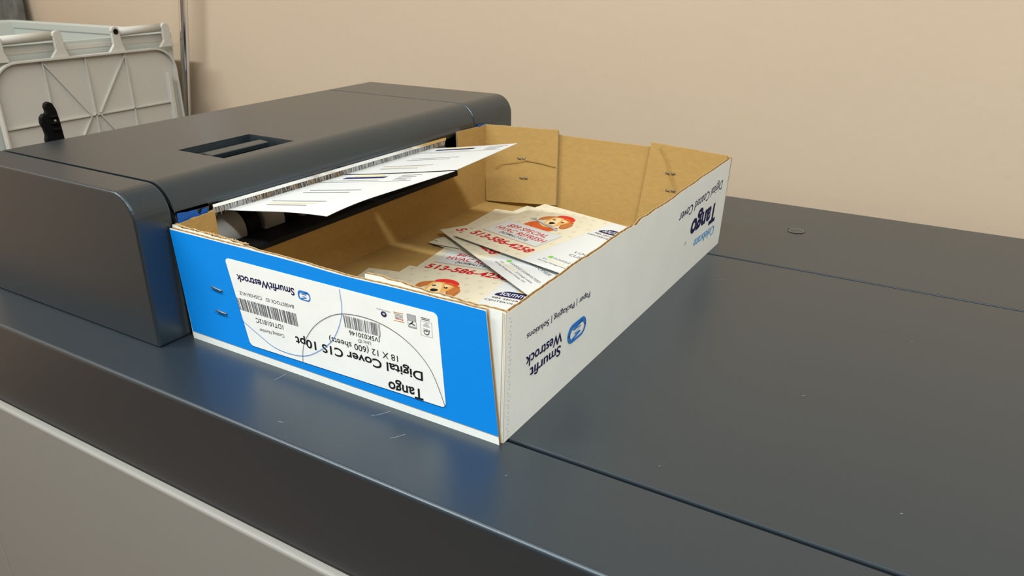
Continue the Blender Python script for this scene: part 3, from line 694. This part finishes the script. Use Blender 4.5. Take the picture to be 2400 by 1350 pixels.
# hanging lid: rounded sheet with rim flange
def lid_outline(y0, y1, zt, zb, r):
    o = [(y0,zb)]
    for k in range(9): a = math.radians(180-90*k/8); o.append((y0+r+r*math.cos(a), zt-r+r*math.sin(a)))
    for k in range(9): a = math.radians(90-90*k/8); o.append((y1-r+r*math.cos(a), zt-r+r*math.sin(a)))
    o.append((y1,zb)); return o
mb = MB(); ly0, ly1, lzt, lzb = .302, .656, .1475, -.42
ol = lid_outline(ly0, ly1, lzt, lzb, .045)
mb.prism([(XB-.004,y,z) for y,z in ol], (.004,0,0), 'bin')
il = lid_outline(ly0+.003, ly1-.003, lzt-.003, lzb+.003, .042)
n = len(ol)
vs = [(XB,y,z) for y,z in ol]+[(XB+.009,y,z) for y,z in ol]+[(XB+.009,y,z) for y,z in il]+[(XB,y,z) for y,z in il]
mb.add(vs, [(k,(k+1)%n,n+(k+1)%n,n+k) for k in range(n)]+[(n+k,n+(k+1)%n,2*n+(k+1)%n,2*n+k) for k in range(n)]+[(2*n+k,2*n+(k+1)%n,3*n+(k+1)%n,3*n+k) for k in range(n)], 'bin')
mb.prism([(XB,ly1-.026,lzb+.01),(XB,ly1-.022,lzb+.01),(XB,ly1-.018,lzt-.05),(XB,ly1-.024,lzt-.05)], (.012,0,0), 'bin')
Bn(mb,'lid')
mb = MB()
def rib(y0,z0,y1,z1,h=.0045):
    d = Vector((0,y1-y0,z1-z0)); nn = Vector((0,-d.z,d.y)).normalized()*.0011
    a = Vector((XB,y0,z0)); b = Vector((XB,y1,z1)); mb.prism([a-nn,a+nn,b+nn,b-nn],(h,0,0),'bin')
rib(ly0+.004,.0375,ly1-.022,.0405)
for y in (.392,.4705,.5505): rib(y,lzb+.01,y,.142)
rib(.3945,.1390,.4615,.0395); rib(.5500,.1405,.4800,.0415)
rib(.4615,.0375,.4060,-.045); rib(.4800,.0375,.5500,-.064)
rib(ly0+.004,-.12,ly1-.022,-.12)
Bn(mb,'stiffening_rib')
# hinge brackets and grip bars
def bracket(y, pin=False):
    mb = MB(); x = XB+.004
    pts = [(x-.006,y-.018,.1475),(x-.006,y-.0075,.160),(x-.006,y-.0075,.182)]
    pts += [(x-.006, y-.0015*0+.0085*math.cos(math.radians(a)), .1845+.0085*math.sin(math.radians(a))) for a in range(180,-1,-30)]
    pts += [(x-.006,y+.0085,.165),(x-.006,y+.014,.1475)]
    mb.prism([(px,(py if not pin else py),pz) for px,py,pz in pts], (.007,0,0), 'bin')
    if pin: mb.tube([(x+.0012,y,.1835),(x+.0024,y,.1835)], .0052, 'black', 16)
    Bn(mb,'hinge_bracket', bevel=.0008)
bracket(.4290); bracket(.5400, True); bracket(.6480); bracket(.3250)
for (a,b) in ((.300,.4270),(.5420,.6470)):
    mb = MB(); mb.tube([(XB-.006,a,.1815),(XB-.006,b,.1840)], .0078, 'bin', 14); Bn(mb,'grip_bar')
mb = MB(); mb.box((XB-.030,.30,.1560),(XB-.014,.665,.1660),'bin'); mb.box((XB-.034,.30,.1660),(XB-.018,.665,.1690),'bin'); Bn(mb,'front_rim',bevel=.002)
# body: open tapered shell
mb = MB()
def ringp(x0,x1,y0,y1,z): return [(x0,y0,z),(x1,y0,z),(x1,y1,z),(x0,y1,z)]
o_t = ringp(-1.80,XB-.014,.285,.672,.172); o_b = ringp(-1.72,XB-.06,.32,.65,FLOOR+.03)
i_t = ringp(-1.79,XB-.022,.293,.664,.172); i_b = ringp(-1.71,XB-.068,.328,.642,FLOOR+.04)
mb.add(o_t+o_b+i_t+i_b, [(0,1,5,4),(1,2,6,5),(2,3,7,6),(3,0,4,7),(8,12,13,9),(9,13,14,10),(10,14,15,11),(11,15,12,8),(4,5,6,7),(12,15,14,13),(0,8,9,1),(1,9,10,2),(2,10,11,3),(3,11,8,0)], 'bin_green')
Bn(mb,'body')
mb = MB()
for s in ((-1.81,.662,-1.22,.676),): mb.box((s[0],s[1],.158),(s[2],s[3],.178),'bin_green')
mb.box((-1.81,.277,.158),(XB-.03,.295,.178),'bin_green'); mb.box((-1.815,.277,.158),(-1.795,.676,.178),'bin_green')
Bn(mb,'top_rim',bevel=.004)
for y in (.34,.63):
    mb = MB(); mb.tube([(-1.68,y-.02,FLOOR+.06),(-1.68,y+.02,FLOOR+.06)], .06, 'black', 24); Bn(mb,'wheel')
mb = MB(); mb.box((-1.30,.34,FLOOR),(-1.26,.63,FLOOR+.035),'bin_green'); Bn(mb,'foot')

# chrome pole
PY = .702
base = Vector((-1.2477,PY,-.0028)); d = Vector((.0484,0,.2360)).normalized()
tf = (FLOOR+.004-base.z)/d.z; bx = (base+d*tf).x
pole = empty('metal_pole', (bx,PY,FLOOR), 'thin chrome pole leaning beside the grey bin lid in front of the tan wall', 'pole')
mb = MB(); mb.tube([base+d*(tf+.03), base, base+d*.9], .0089, 'chrome', 20); to(pole, mb.build('shaft'))
mb = MB(); mb.tube([base+d*tf, base+d*(tf+.035)], .0125, 'black', 16); to(pole, mb.build('rubber_tip'))

# black clip bracket behind the cover
clip = empty('clip_bracket', (-.612,.073,0), 'small black plastic clip bracket standing behind the output cover near the bin lid', 'bracket')
mb = MB(); xc = -.616
mb.prism([(xc,y,z) for y,z in ((.0660,0.0),(.0860,0.0),(.0845,.120),(.0835,.145),(.0822,.158),(.0795,.1655),(.0755,.1680),(.0720,.1665),(.0705,.1630),(.0712,.1590),(.0705,.1560),(.0670,.1560),(.0640,.1525),(.0632,.1465),(.0650,.1410),(.0660,.1340),(.0645,.1290))], (.006,0,0), 'black')
to(clip, mb.build('bracket_plate', bevel=.0012))
for z in (.1515,.1445,.138):
    mb = MB(); mb.box((xc+.006,.0725,z),(xc+.0100,.0800,z+.0022),'black'); to(clip, mb.build('clip_tooth', bevel=.0006))
mb = MB(); mb.tube([(xc+.006,.0775,.1480),(xc+.0072,.0775,.1480)], .0012, 'metal_dull', 10); to(clip, mb.build('rivet'))

# dark grey foam board leaning in the corner behind the bin
mb = MB(); rot = Matrix.Rotation(math.radians(-2), 3, 'X')
mb.prism([(-2.25,.655,FLOOR),(-1.835,.655,FLOOR),(-1.830,.700,.21),(-1.850,.712,.60),(-2.25,.712,.60)], (0,.022,0), 'foam')
tag(mb.build('foam_board', bevel=.004), 'dark grey board leaning on the wall at the top left, behind the bin', 'board')
